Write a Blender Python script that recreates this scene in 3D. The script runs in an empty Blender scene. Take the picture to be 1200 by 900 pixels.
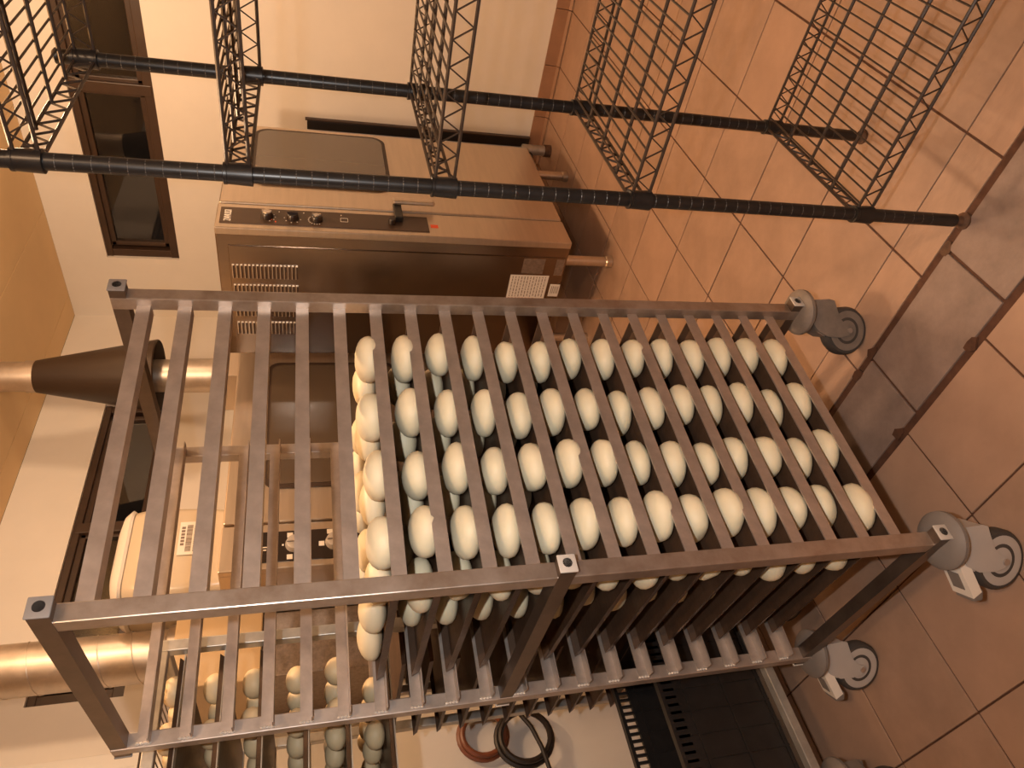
import bpy, bmesh, math, random
from mathutils import Matrix, Vector
random.seed(7)
R = math.radians
sc = bpy.context.scene
col = sc.collection

# ------------------------------------------------------------------ camera, world, lights, exposure
cam_d = bpy.data.cameras.new('camera')
cam = bpy.data.objects.new('camera', cam_d)
col.objects.link(cam)
cr = Vector((0.69152811, -0.72227577, -0.01032449))      # level right
cd = Vector((-0.20215599, -0.17978876, -0.96270918))     # down
cf = Vector((0.69348528, 0.66782761, -0.27034135))       # view direction
cam.matrix_world = Matrix(((cd.x, cr.x, -cf.x, -0.61379221),
                           (cd.y, cr.y, -cf.y, -1.02105994),
                           (cd.z, cr.z, -cf.z, 1.39962333),
                           (0, 0, 0, 1)))
cam_d.sensor_fit = 'HORIZONTAL'
cam_d.sensor_width = 36
cam_d.lens = 835.67 * 36 / 1200
cam_d.clip_start = 0.02
sc.camera = cam

w = bpy.data.worlds.new('night')
sc.world = w
w.use_nodes = True
w.node_tree.nodes['Background'].inputs[0].default_value = (0.05, 0.035, 0.025, 1)
w.node_tree.nodes['Background'].inputs[1].default_value = 0.15

def area(name, loc, size, power, color, target=None, sy=None):
    l = bpy.data.lights.new(name, 'AREA')
    l.shape = 'RECTANGLE'; l.size = size; l.size_y = sy or size
    l.energy = power; l.color = color
    o = bpy.data.objects.new(name, l); col.objects.link(o)
    o.location = loc
    if target:
        o.rotation_euler = (Vector(target) - Vector(loc)).to_track_quat('-Z', 'Y').to_euler()
    return o
WARM = (1.0, 0.67, 0.41)
def bulb(loc, power, color, r=0.09):
    l = bpy.data.lights.new('ceiling_lamp_light', 'POINT'); l.energy = power; l.color = color; l.shadow_soft_size = r
    o = bpy.data.objects.new('ceiling_lamp_light', l); col.objects.link(o); o.location = loc
LAMPS = (((2.25, 0.15, 2.50), 33, 'near the wire shelving'), ((1.0, 0.15, 2.60), 66, 'between centre rack and back wall'),
         ((-0.75, -1.95, 2.66), 70, 'added as unseen fill behind the camera'))  # last lamp is an added fill, unseen
for loc_, p_, n_ in LAMPS: bulb(loc_, p_, WARM)
# hand-held lamp just above the lens
fl = bpy.data.lights.new('phone_flash', 'SPOT')
fl.energy = 48; fl.color = (1.0, 0.97, 0.93); fl.shadow_soft_size = 0.012
fl.spot_size = R(110); fl.spot_blend = 0.6
flo = bpy.data.objects.new('phone_flash', fl); col.objects.link(flo)
flo.location = Vector((-0.61379221, -1.02105994, 1.39962333)) - cd * 0.13 + cr * 0.02
flo.rotation_euler = cf.to_track_quat('-Z', 'Y').to_euler()

sc.view_settings.view_transform = 'Standard'
sc.view_settings.look = 'None'
sc.view_settings.exposure = 0.0
sc.view_settings.gamma = 1.0
sc.view_settings.use_curve_mapping = False

# ------------------------------------------------------------------ materials
MATS = {}
def mat(name, color, rough=0.5, metal=0.0, var=0.0, scale=8.0, bump=0.0, bscale=40.0, c2=None, stretch=None,
        spec=None, trans=0.0, emit=None, sub=0.0, coat=0.0):
    m = bpy.data.materials.new(name); m.use_nodes = True
    nt = m.node_tree; b = nt.nodes['Principled BSDF']
    b.inputs['Base Color'].default_value = (*color, 1)
    b.inputs['Roughness'].default_value = rough
    b.inputs['Metallic'].default_value = metal
    if spec is not None: b.inputs['Specular IOR Level'].default_value = spec
    if trans: b.inputs['Transmission Weight'].default_value = trans
    if coat:
        b.inputs['Coat Weight'].default_value = coat; b.inputs['Coat Roughness'].default_value = 0.15
    if sub:
        b.inputs['Subsurface Weight'].default_value = sub
        b.inputs['Subsurface Radius'].default_value = (0.02, 0.015, 0.008)
        b.inputs['Subsurface Scale'].default_value = 0.5
    if emit:
        b.inputs['Emission Color'].default_value = (*emit[:3], 1); b.inputs['Emission Strength'].default_value = emit[3]
    tc = nt.nodes.new('ShaderNodeTexCoord')
    vec = tc.outputs['Object']
    if stretch:
        mp = nt.nodes.new('ShaderNodeMapping'); mp.inputs['Scale'].default_value = stretch
        nt.links.new(vec, mp.inputs['Vector']); vec = mp.outputs['Vector']
    if var or c2:
        n = nt.nodes.new('ShaderNodeTexNoise'); n.inputs['Scale'].default_value = scale
        n.inputs['Detail'].default_value = 6; n.inputs['Roughness'].default_value = 0.65
        nt.links.new(vec, n.inputs['Vector'])
        rp = nt.nodes.new('ShaderNodeValToRGB')
        lo = tuple(c * (1 - var) for c in color) if not c2 else c2
        hi = tuple(min(1, c * (1 + var)) for c in color)
        rp.color_ramp.elements[0].position = 0.32; rp.color_ramp.elements[0].color = (*lo, 1)
        rp.color_ramp.elements[1].position = 0.68; rp.color_ramp.elements[1].color = (*hi, 1)
        nt.links.new(n.outputs['Fac'], rp.inputs['Fac']); nt.links.new(rp.outputs['Color'], b.inputs['Base Color'])
        if metal > 0.3:
            mr = nt.nodes.new('ShaderNodeMapRange')
            mr.inputs['To Min'].default_value = rough * 0.8; mr.inputs['To Max'].default_value = min(1, rough * 1.25)
            nt.links.new(n.outputs['Fac'], mr.inputs['Value']); nt.links.new(mr.outputs['Result'], b.inputs['Roughness'])
    if bump:
        n2 = nt.nodes.new('ShaderNodeTexNoise'); n2.inputs['Scale'].default_value = bscale; n2.inputs['Detail'].default_value = 4
        nt.links.new(vec, n2.inputs['Vector'])
        bp = nt.nodes.new('ShaderNodeBump'); bp.inputs['Strength'].default_value = bump; bp.inputs['Distance'].default_value = 0.01
        nt.links.new(n2.outputs['Fac'], bp.inputs['Height']); nt.links.new(bp.outputs['Normal'], b.inputs['Normal'])
    MATS[name] = m
    return m

m_wall = mat('cream_wall_paint', (0.80, 0.74, 0.66), 0.55, var=0.03, scale=2.5, bump=0.04, bscale=25)
m_wallin = mat('white_wall_panel', (0.80, 0.76, 0.70), 0.35, var=0.05, scale=3, stretch=(1, 1, 0.25))
m_ceil = mat('ceiling_panel', (0.80, 0.56, 0.29), 0.6, var=0.05, scale=1.5)
m_tile = mat('terracotta_tile', (0.40, 0.255, 0.178), 0.5, var=0.10, scale=5, bump=0.08, bscale=30)
m_tile2 = mat('terracotta_tile_worn', (0.375, 0.242, 0.17), 0.48, var=0.14, scale=6, bump=0.10, bscale=24)
m_grout = mat('dark_grout', (0.085, 0.035, 0.018), 0.85, var=0.3, scale=30)
m_slab = mat('grey_drain_slab', (0.25, 0.18, 0.15), 0.55, var=0.22, scale=9, bump=0.2, bscale=30)
m_skirt = mat('skirting_tile', (0.33, 0.175, 0.10), 0.45, var=0.1)
m_frame = mat('dark_brown_window_frame', (0.052, 0.028, 0.017), 0.4, var=0.15)
m_glass = mat('window_glass', (0.9, 0.85, 0.8), 0.02, trans=1.0)
m_inox = mat('brushed_steel_rack', (0.53, 0.46, 0.415), 0.40, 0.75, var=0.14, scale=22, bump=0.03, bscale=90)
m_inoxdirty = mat('stained_steel_post', (0.54, 0.47, 0.42), 0.36, 0.78, c2=(0.36, 0.28, 0.22), scale=14, bump=0.04, bscale=90)
m_weld = mat('weld_bead', (0.9, 0.87, 0.82), 0.25, 0.3)
m_galv = mat('galvanised_steel', (0.52, 0.50, 0.46), 0.42, 0.7, var=0.2, scale=16, bump=0.05)
m_galvd = mat('dull_dark_steel_shelf', (0.16, 0.125, 0.10), 0.5, 0.5, var=0.25, scale=10)
m_barsteel = mat('shaded_steel_bar', (0.20, 0.155, 0.125), 0.34, 0.85, var=0.2, scale=14)  # darker copy of the rack steel, shade on the side bars put into colour
m_oven = mat('oven_steel', (0.62, 0.52, 0.42), 0.30, 0.85, var=0.06, scale=3, stretch=(1, 1, 12), bump=0.01)
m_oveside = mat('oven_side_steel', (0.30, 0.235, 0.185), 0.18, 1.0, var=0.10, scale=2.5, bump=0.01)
m_duct = mat('spiral_duct_metal', (0.60, 0.52, 0.44), 0.42, 0.9, var=0.15, scale=10, bump=0.03)
m_cone = mat('brown_black_hood', (0.036, 0.020, 0.012), 0.45, var=0.1)
m_black = mat('black_coated_steel', (0.020, 0.017, 0.016), 0.34, 0.25, var=0.25, scale=40)
m_wire = mat('black_epoxy_wire', (0.045, 0.030, 0.022), 0.36, 0.2)
m_ringm = mat('grey_groove', (0.14, 0.13, 0.12), 0.4, 0.4)
m_plastic = mat('black_plastic', (0.015, 0.013, 0.012), 0.4)
m_crate = mat('black_crate_plastic', (0.014, 0.011, 0.010), 0.45, var=0.3, scale=30)
m_panel = mat('dark_control_panel', (0.060, 0.035, 0.022), 0.35)
m_panelb = mat('black_control_panel', (0.020, 0.012, 0.009), 0.3)
m_ovglass = mat('oven_door_glass', (0.10, 0.072, 0.05), 0.10, spec=0.8, coat=0.5)
m_gasket = mat('oven_gasket', (0.045, 0.026, 0.017), 0.5)
m_dough = mat('raw_dough', (0.80, 0.705, 0.50), 0.55, c2=(0.74, 0.655, 0.465), scale=9, bump=0.06, bscale=60, sub=0.15)
m_dough2 = mat('raw_dough_ball', (0.88, 0.69, 0.42), 0.5, var=0.05, scale=9, bump=0.05, bscale=60)
m_tray = mat('baked_on_brown_tray', (0.125, 0.072, 0.045), 0.40, 0.3, c2=(0.060, 0.034, 0.021), scale=12, bump=0.08, bscale=60)
m_cream = mat('cream_enamel', (0.60, 0.50, 0.37), 0.22, var=0.02, coat=0.4)
m_ochre = mat('cream_sheet_metal', (0.62, 0.45, 0.26), 0.4, var=0.04)
m_white = mat('white_plastic', (0.82, 0.76, 0.68), 0.3)
m_paper = mat('white_paper_label', (0.78, 0.73, 0.66), 0.7)
m_ink = mat('grey_print', (0.20, 0.15, 0.12), 0.7)
m_inkr = mat('red_print', (0.55, 0.16, 0.08), 0.7)
m_lgrey = mat('light_grey_castor_plastic', (0.44, 0.41, 0.39), 0.45, var=0.05)
m_grey = mat('grey_castor_bumper', (0.19, 0.165, 0.15), 0.6, var=0.1)
m_rubber = mat('dark_grey_rubber', (0.055, 0.047, 0.043), 0.7, var=0.2)
m_oldgrey = mat('worn_grey_castor', (0.20, 0.165, 0.14), 0.55, var=0.2, scale=20)
m_plug = mat('grey_plastic_plug', (0.22, 0.20, 0.19), 0.5)
m_plugw = mat('pale_plastic_plug', (0.55, 0.50, 0.45), 0.5)
m_hole = mat('black_hole', (0.004, 0.003, 0.003), 0.9)
m_red = mat('red_sticker', (0.80, 0.10, 0.03), 0.5)
m_hosered = mat('red_brown_hose', (0.20, 0.06, 0.025), 0.4)
m_hoseblk = mat('black_rubber_hose', (0.022, 0.015, 0.011), 0.45)
m_rust = mat('rusty_bracket', (0.11, 0.055, 0.03), 0.8, var=0.4, scale=40)
m_lamp = mat('lamp_tube', (1, 0.8, 0.6), 0.4, emit=(1.0, 0.62, 0.32, 9.0))
m_lampb = mat('lamp_housing', (0.7, 0.66, 0.6), 0.5)
m_cloth = mat('pink_brown_sack', (0.42, 0.27, 0.21), 0.8, var=0.2)

# ------------------------------------------------------------------ mesh helpers
class M:
    def __init__(s): s.v = []; s.f = []; s.mi = []
    def add(s, vs, fs, mi=0):
        n = len(s.v); s.v += [tuple(v) for v in vs]; s.f += [tuple(i + n for i in f) for f in fs]; s.mi += [mi] * len(fs)
        return s
    def box(s, x0, x1, y0, y1, z0, z1, mi=0, c=0.0):
        if c <= 0:
            vs = [(x, y, z) for z in (z0, z1) for (x, y) in ((x0, y0), (x1, y0), (x1, y1), (x0, y1))]
            fs = [(3, 2, 1, 0), (4, 5, 6, 7), (0, 1, 5, 4), (1, 2, 6, 5), (2, 3, 7, 6), (3, 0, 4, 7)]
            return s.add(vs, fs, mi)
        bm = bmesh.new()
        bmesh.ops.create_cube(bm, size=1)
        for v in bm.verts:
            v.co = ((x0 + x1) / 2 + v.co.x * (x1 - x0), (y0 + y1) / 2 + v.co.y * (y1 - y0), (z0 + z1) / 2 + v.co.z * (z1 - z0))
        bmesh.ops.bevel(bm, geom=bm.edges[:], offset=c, segments=2, affect='EDGES', profile=0.5)
        bm.verts.index_update()
        s.add([v.co[:] for v in bm.verts], [[v.index for v in f.verts] for f in bm.faces], mi)
        bm.free(); return s
    def tube(s, p0, p1, r, n=8, r1=None, cap=True, mi=0):
        p0 = Vector(p0); p1 = Vector(p1); d = (p1 - p0).normalized()
        a = d.orthogonal().normalized(); b = d.cross(a)
        r1 = r if r1 is None else r1
        vs = []
        for p, rr in ((p0, r), (p1, r1)):
            for i in range(n):
                t = 2 * math.pi * i / n
                vs.append(p + (a * math.cos(t) + b * math.sin(t)) * rr)
        fs = [(i, (i + 1) % n, n + (i + 1) % n, n + i) for i in range(n)]
        if cap: fs += [tuple(range(n - 1, -1, -1)), tuple(range(n, 2 * n))]
        return s.add(vs, fs, mi)
    def path(s, pts, r, n=8, closed=False, mi=0):
        pts = [Vector(p) for p in pts]; k = len(pts); vs = []; a = None
        for i, p in enumerate(pts):
            q0 = pts[(i - 1) % k] if closed or i > 0 else p
            q1 = pts[(i + 1) % k] if closed or i < k - 1 else p
            d = (q1 - q0).normalized()
            a = d.orthogonal().normalized() if a is None else (a - d * a.dot(d)).normalized()
            b = d.cross(a)
            for j in range(n):
                t = 2 * math.pi * j / n
                vs.append(p + (a * math.cos(t) + b * math.sin(t)) * r)
        fs = []
        for i in range(k if closed else k - 1):
            i2 = (i + 1) % k
            for j in range(n):
                j2 = (j + 1) % n
                fs.append((i * n + j, i * n + j2, i2 * n + j2, i2 * n + j))
        if not closed:
            fs += [tuple(range(n - 1, -1, -1)), tuple((k - 1) * n + j for j in range(n))]
        return s.add(vs, fs, mi)
    def lathe(s, prof, c=(0, 0, 0), n=20, axis='Z', mi=0):
        vs = []; c = Vector(c)
        for (r, h) in prof:
            for j in range(n):
                t = 2 * math.pi * j / n
                x, y = r * math.cos(t), r * math.sin(t)
                vs.append(c + Vector({'Z': (x, y, h), 'Y': (x, h, -y), 'X': (h, x, y)}[axis]))
        fs = []
        for i in range(len(prof) - 1):
            for j in range(n):
                j2 = (j + 1) % n
                fs.append((i * n + j, i * n + j2, (i + 1) * n + j2, (i + 1) * n + j))
        fs += [tuple(range(n - 1, -1, -1)), tuple((len(prof) - 1) * n + j for j in range(n))]
        return s.add(vs, fs, mi)
    def prism(s, poly, a0, a1, axis='Y', mi=0):
        # poly of 2D points; extruded along axis
        k = len(poly)
        mk = {'Y': lambda p, t: (p[0], t, p[1]), 'X': lambda p, t: (t, p[0], p[1]), 'Z': lambda p, t: (p[0], p[1], t)}[axis]
        vs = [mk(p, a0) for p in poly] + [mk(p, a1) for p in poly]
        fs = [tuple(range(k)), tuple(range(2 * k - 1, k - 1, -1))] + [(i, k + i, k + (i + 1) % k, (i + 1) % k) for i in range(k)]
        return s.add(vs, fs, mi)
    def quadprism(s, q, off, mi=0):
        q = [Vector(p) for p in q]; o = Vector(off)
        vs = q + [p + o for p in q]
        fs = [(0, 1, 2, 3), (7, 6, 5, 4)] + [(i, 4 + i, 4 + (i + 1) % 4, (i + 1) % 4) for i in range(4)]
        return s.add(vs, fs, mi)
    def mesh(s, name, mats, smooth=False):
        me = bpy.data.meshes.new(name); me.from_pydata(s.v, [], s.f)
        for m_ in (mats if isinstance(mats, (list, tuple)) else [mats]): me.materials.append(m_)
        if any(s.mi): me.polygons.foreach_set('material_index', s.mi)
        bm = bmesh.new(); bm.from_mesh(me); bmesh.ops.recalc_face_normals(bm, faces=bm.faces); bm.to_mesh(me); bm.free()
        if smooth: me.polygons.foreach_set('use_smooth', [True] * len(me.polygons)); me.set_sharp_from_angle(angle=R(38))
        me.update(); return me
    def build(s, name, mats, parent=None, smooth=False, label=None):
        return link(name, s.mesh(name, mats, smooth), parent, label)

def link(name, me, parent=None, label=None, loc=(0, 0, 0), rz=0.0):
    o = bpy.data.objects.new(name, me); col.objects.link(o)
    o.location = loc; o.rotation_euler = (0, 0, rz)
    if parent: o.parent = parent
    if label: o['label'] = label
    return o
def thing(name, label, cat, loc=(0, 0, 0), rz=0.0, group=None):
    o = link(name, None, None, label, loc, rz); o.empty_display_size = 0.05
    o['category'] = cat
    if group: o['group'] = group
    return o
def tag(o, label, cat, group=None):
    o['label'] = label; o['category'] = cat
    if group: o['group'] = group
    return o
def struct(o): o['kind'] = 'structure'; return o
def text_mesh(txt, size, name='lettering', depth=0.0008):
    c = bpy.data.curves.new(name, 'FONT'); c.body = txt; c.size = size; c.align_x = 'LEFT'; c.extrude = depth
    c.resolution_u = 2
    o = bpy.data.objects.new(name, c); col.objects.link(o)
    dg = bpy.context.evaluated_depsgraph_get(); me = bpy.data.meshes.new_from_object(o.evaluated_get(dg))
    bpy.data.objects.remove(o)
    return me
ORD = ['zeroth', 'first', 'second', 'third', 'fourth', 'fifth', 'sixth', 'seventh', 'eighth', 'ninth', 'tenth', 'eleventh',
       'twelfth', 'thirteenth', 'fourteenth', 'fifteenth', 'sixteenth', 'seventeenth', 'eighteenth', 'nineteenth', 'twentieth']

# ------------------------------------------------------------------ room shell
XA, YB, ZC = 3.48, 2.26, 2.876          # right wall, back wall, ceiling
X0, Y0 = -4.5, -4.5
floor = struct(M().box(X0 - .1, XA + .1, Y0 - .1, YB + .1, -0.06, -0.004).build('floor', m_grout))
PX, PY = 0.3085, 0.3035
tile_meshes = []
for k in range(4):
    tm = M(); hx, hy = (PX - 0.0055) / 2, (PY - 0.0055) / 2
    tm.box(-hx, hx, -hy, hy, -0.012, 0.0, c=0.0012)
    tile_meshes.append(tm.mesh('tile', m_tile if k % 2 == 0 else m_tile2))
def put_tile(cx, cy, sx=1.0, sy=1.0):
    o = link('tile', tile_meshes[random.randrange(4)], floor, None, (cx, cy, random.uniform(-0.0008, 0.0004)),
             random.choice((0, math.pi)))
    if sx != 1.0 or sy != 1.0: o.scale = (sx, sy, 1)
# right of the drain: joints at x = .660 + k*PX ; first strip .536 .. .660 is a cut tile
ny0, ny1 = -6, 7
for j in range(ny0, ny1):
    y0 = 0.057 + j * PY
    y1 = y0 + PY
    yc0, yc1 = y0, min(y1, YB)
    if yc1 - yc0 < 0.02: continue
    sy = (yc1 - yc0) / PY; cy = (yc0 + yc1) / 2
    put_tile((0.5435 + 0.660) / 2, cy, (0.660 - 0.5435) / PX, sy)
    k = 0
    while 0.660 + k * PX < XA - 0.02:
        a = 0.660 + k * PX; b = min(a + PX, XA)
        put_tile((a + b) / 2, cy, (b - a) / PX, sy); k += 1
    # left of the drain
    put_tile((0.074 + 0.316) / 2, cy, (0.316 - 0.074) / PX, sy)
    for k in range(5):
        b = 0.074 - k * 0.3075
        put_tile(b - PX / 2, cy, 1.0, sy)
# grey slabs over the drain
sm = M().box(-0.0945, 0.0945, -0.1625, 0.1625, -0.012, 0.001, c=0.002).mesh('drain_slab', m_slab)
for j in range(-5, 7):
    cy = 0.1665 + j * 0.333
    if cy + 0.16 > YB: continue
    link('drain_slab', sm, floor, None, (0.429, cy, random.uniform(-0.001, 0.001)))
for i, (x, y) in enumerate(((0.330, -0.215), (0.333, 0.075), (0.532, 0.062), (0.535, -0.01), (0.528, -0.335))):
    nb = M()
    pts = []
    for q in range(8):
        t = q / 8 * 2 * math.pi; rr = 0.017 * random.uniform(0.7, 1.25)
        pts.append((x + rr * 0.8 * math.cos(t), y + rr * 1.2 * math.sin(t)))
    nb.prism(pts, -0.003, 0.0022, 'Z')
    nb.build('broken_joint', m_rust if i == 4 else m_grout, floor, label='dark broken notch at drain edge')

# walls: pieces around the window openings
def wall_with_hole(name, u0, u1, z0, z1, a0, a1, b0, b1, place):
    o = M()
    for (p, q, r_, s_) in ((u0, u1, z0, b0), (u0, u1, b1, z1), (u0, a0, b0, b1), (a1, u1, b0, b1)):
        if q - p > 1e-4 and s_ - r_ > 1e-4: place(o, p, q, r_, s_)
    return struct(o.build(name, m_wall))
wa = wall_with_hole('wall_right', Y0, YB, 0, ZC, -1.05, 1.80, 2.195, 2.605, lambda o, p, q, r_, s_: o.box(XA, XA + 0.18, p, q, r_, s_))
wb = wall_with_hole('wall_back', X0, XA + .18, 0, ZC, 0.905, 2.66, 2.185, 2.555, lambda o, p, q, r_, s_: o.box(p, q, YB, YB + 0.18, r_, s_))
struct(M().box(X0 - .1, X0, Y0, YB + .1, 0, ZC).build('wall_left', m_wall))
struct(M().box(X0, XA + .1, Y0 - .1, Y0, 0, ZC).build('wall_front', m_wall))
# ceiling: long panels running along the back wall, seams recessed
ceil = struct(M().box(X0 - .1, XA + .1, Y0 - .1, YB + .1, ZC + 0.008, ZC + 0.08).build('ceiling', m_grout))
ys = [YB, 2.09] + [2.09 - 0.61 * k for k in range(1, 10)]
for a, b in zip(ys[1:], ys[:-1]):
    a = max(a, Y0)
    if b - a < 0.03: continue
    M().box(X0, XA, a + 0.002, b - 0.002, ZC, ZC + 0.012, c=0.0015).build('ceiling_panel', m_ceil, ceil)
# baseboards (cove tiles)
bb = struct(M().box(XA - 0.004, XA, Y0, YB, 0, 0.085).build('baseboard_right', m_grout))
for j in range(-8, 8):
    y0 = 0.057 + j * PY
    if y0 + PY > YB: break
    q = M(); q.prism([(XA, 0.004), (XA - 0.030, 0.004), (XA - 0.016, 0.018), (XA - 0.011, 0.088), (XA, 0.088)], y0 + 0.002, y0 + PY - 0.002, 'Y')
    q.build('cove_tile', m_skirt, bb)
bb2 = struct(M().box(X0, XA, YB - 0.004, YB, 0, 0.085).build('baseboard_back', m_grout))
for j in range(0, 12):
    x0 = -0.2 + j * PX
    if x0 + PX > XA - 0.03: break
    q = M(); q.prism([(YB, 0.004), (YB - 0.030, 0.004), (YB - 0.016, 0.018), (YB - 0.011, 0.088), (YB, 0.088)], x0 + 0.002, x0 + PX - 0.002, 'X')
    q.build('cove_tile', m_skirt, bb2)
# windows
def window(name, u0, u1, z0, z1, mull, face, out):
    """face(u, depth, z) -> xyz ; depth 0 = inner wall face, positive outwards"""
    root = struct(link(name, None))
    def bx(o, ua, ub, da, db, za, zb, c=0.004):
        p = face(ua, da, za); q = face(ub, db, zb)
        o.box(min(p[0], q[0]), max(p[0], q[0]), min(p[1], q[1]), max(p[1], q[1]), za, zb, c=c)
    f = M(); t = 0.05
    bx(f, u0, u1, 0.015, 0.09, z0, z0 + t); bx(f, u0, u1, 0.015, 0.09, z1 - t * 0.7, z1)
    bx(f, u0, u0 + t, 0.02, 0.09, z0, z1); bx(f, u1 - t, u1, 0.02, 0.09, z0, z1)
    f.build('window_frame', m_frame, root)
    edges = [u0 + t] + mull + [u1 - t]
    for mu in mull:
        g = M(); bx(g, mu - 0.03, mu + 0.03, 0.012, 0.095, z0 + 0.01, z1 - 0.01); g.build('mullion', m_frame, root)
    for a, b in zip(edges[:-1], edges[1:]):
        s_ = M()
        ta = 0.028
        a2, b2 = a + 0.02, b - 0.02
        bx(s_, a2, b2, 0.035, 0.075, z0 + t - .01, z0 + t + ta); bx(s_, a2, b2, 0.035, 0.075, z1 - t * .7 - ta, z1 - t * .7 + .01)
        bx(s_, a2, a2 + ta, 0.035, 0.075, z0 + t, z1 - t * .7); bx(s_, b2 - ta, b2, 0.035, 0.075, z0 + t, z1 - t * .7)
        sash = s_.build('sash', m_frame, root)
        p_ = M(); bx(p_, a2 + .01, b2 - .01, 0.05, 0.056, z0 + t, z1 - t * .7, 0)
        g = p_.build('pane', m_glass, sash)
    return root
window('window_1', -1.05, 1.80, 2.195, 2.605, [-0.16, 0.74], lambda u, d, z: (XA + d, u, z), 0)
window('window_2', 0.905, 2.66, 2.185, 2.555, [1.80], lambda u, d, z: (u, YB + d, z), 0)
# narrow white boxed column on the back wall at far left, dirt-streaked panel below
struct(M().box(0.30, 0.665, YB - 0.03, YB, 0.09, ZC, c=0.004).box(0.30, 0.60, YB - 0.045, YB - 0.03, 0.09, ZC, c=0.004).build('trim_1', m_wallin))
# dark service slot on the right wall beside the oven
o = M().box(XA - 0.024, XA, 0.805, 0.86, 0.09, 1.41, c=0.003)
sl = thing('cable_trunking', 'black vertical cable trunking on wall beside the oven door', 'trunking', (0, 0, 0))
o.build('trunk', m_plastic, sl)
M().box(XA - 0.030, XA - 0.002, 0.797, 0.804, 0.09, 1.42).build('edge_strip', m_frame, sl)

# ceiling lamps (outside the frame, first seen as reflection, last added as fill)
for (x, y, z), p_, nm in LAMPS:
    t = thing('ceiling_lamp', 'warm ceiling lamp ' + nm, 'lamp', (x, y, ZC))
    M().lathe([(0.001, 0.0), (0.06, -0.001), (0.06, -0.02), (0.012, -0.03), (0.012, z + 0.15 - ZC), (0.03, z + 0.14 - ZC), (0.03, z + 0.108 - ZC), (0.001, z + 0.106 - ZC)], n=20).build('lamp_holder', m_lampb, t, True)

# ------------------------------------------------------------------ main rack
RA = R(-5.6)
SP = 0.075
W, D = 0.6189, 0.5104
ZR1 = 1.7171
def zr(k): return ZR1 - (k - 1) * SP
def rackpt(x, y, z):
    c, s = math.cos(RA), math.sin(RA)
    return (c * x - s * y, s * x + c * y, z)
POST = {'FL': (-0.018, -0.005), 'FR': (0.634, -0.005), 'RL': (-0.042, 0.530), 'RR': (0.634, 0.530)}
h = 0.015
rack = thing('bakery_rack', 'tall brushed steel bakery tray rack full of raw buns, at centre', 'rack', (0, 0, 0), RA)
def sq_tube(o, a, b, hw, c=0.002):
    (x0, y0, z0), (x1, y1, z1) = a, b
    o.box(min(x0, x1) - (hw if x0 == x1 else 0), max(x0, x1) + (hw if x0 == x1 else 0),
          min(y0, y1) - (hw if y0 == y1 else 0), max(y0, y1) + (hw if y0 == y1 else 0),
          min(z0, z1) - (hw if z0 == z1 else 0), max(z0, z1) + (hw if z0 == z1 else 0), c=c)
for k, (x, y) in POST.items():
    o = M(); sq_tube(o, (x, y, 0.205), (x, y, 1.775), h)
    o.build('post', m_inoxdirty if k in ('FL', 'FR') else m_inox, rack)
def bar(o, p, q, hw):      # square bar between two points in the horizontal plane
    p = Vector(p); q = Vector(q); d = (q - p).normalized(); s_ = d.cross(Vector((0, 0, 1))) * hw; u = Vector((0, 0, hw))
    vs = [p - s_ - u, p + s_ - u, p + s_ + u, p - s_ + u, q - s_ - u, q + s_ - u, q + s_ + u, q - s_ + u]
    o.add(vs, [(3, 2, 1, 0), (4, 5, 6, 7), (0, 1, 5, 4), (1, 2, 6, 5), (2, 3, 7, 6), (3, 0, 4, 7)])
    return o
for side, a, b in (('left', 'FL', 'RL'), ('right', 'FR', 'RR')):
    for z in ((1.760, 0.997, 0.222) if side == 'left' else (1.760, 0.222)):
        p, q = POST[a], POST[b]
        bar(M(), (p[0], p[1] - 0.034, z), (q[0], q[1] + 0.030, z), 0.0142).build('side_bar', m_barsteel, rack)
        for (pp, sg) in ((p, -1), (q, 1)):
            yy = pp[1] + sg * (0.034 if sg < 0 else 0.030)
            M().box(pp[0] - 0.0162, pp[0] + 0.0162, min(yy, yy + sg * 0.004), max(yy, yy + sg * 0.004), z - 0.0162, z + 0.0162, c=0.002) \
               .lathe([(0.0085, 0.0), (0.0085, 0.0006)], (pp[0] + 0.001, yy + sg * 0.004, z), 14, 'Y', mi=1) \
               .build('end_plug', [m_plugw if z < 1.2 else m_plug, m_hole], rack, True)
rail_f = M(); rail_f.box(-0.008, 0.626, -0.0015, 0.0015, -0.0125, 0.0125).box(-0.008, 0.626, 0.0015, 0.030, -0.0125, -0.0098)
rail_f = rail_f.mesh('front_rail', m_inox)
rail_b = M(); rail_b.box(-0.052, 0.640, 0.0, 0.003, -0.0125, 0.0125).box(-0.052, 0.640, -0.030, 0.0, -0.0125, -0.0098)
rail_b = rail_b.mesh('back_rail', m_inox)
weld = M()
for q in range(4): weld.lathe([(0.001, -0.003), (0.0045, 0.0), (0.001, 0.003)], (-0.051, -0.001, -0.0105 + q * 0.007), 6, 'X')
weld = weld.mesh('weld_bead', m_weld, True)
for k in range(1, 21):
    link('front_rail', rail_f, rack, None, (0, 0, zr(k)))
    rb_ = link('back_rail', rail_b, rack, None, (0, D, zr(k)))
    link('weld_bead', weld, rb_, None, (0, 0, 0))

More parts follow.
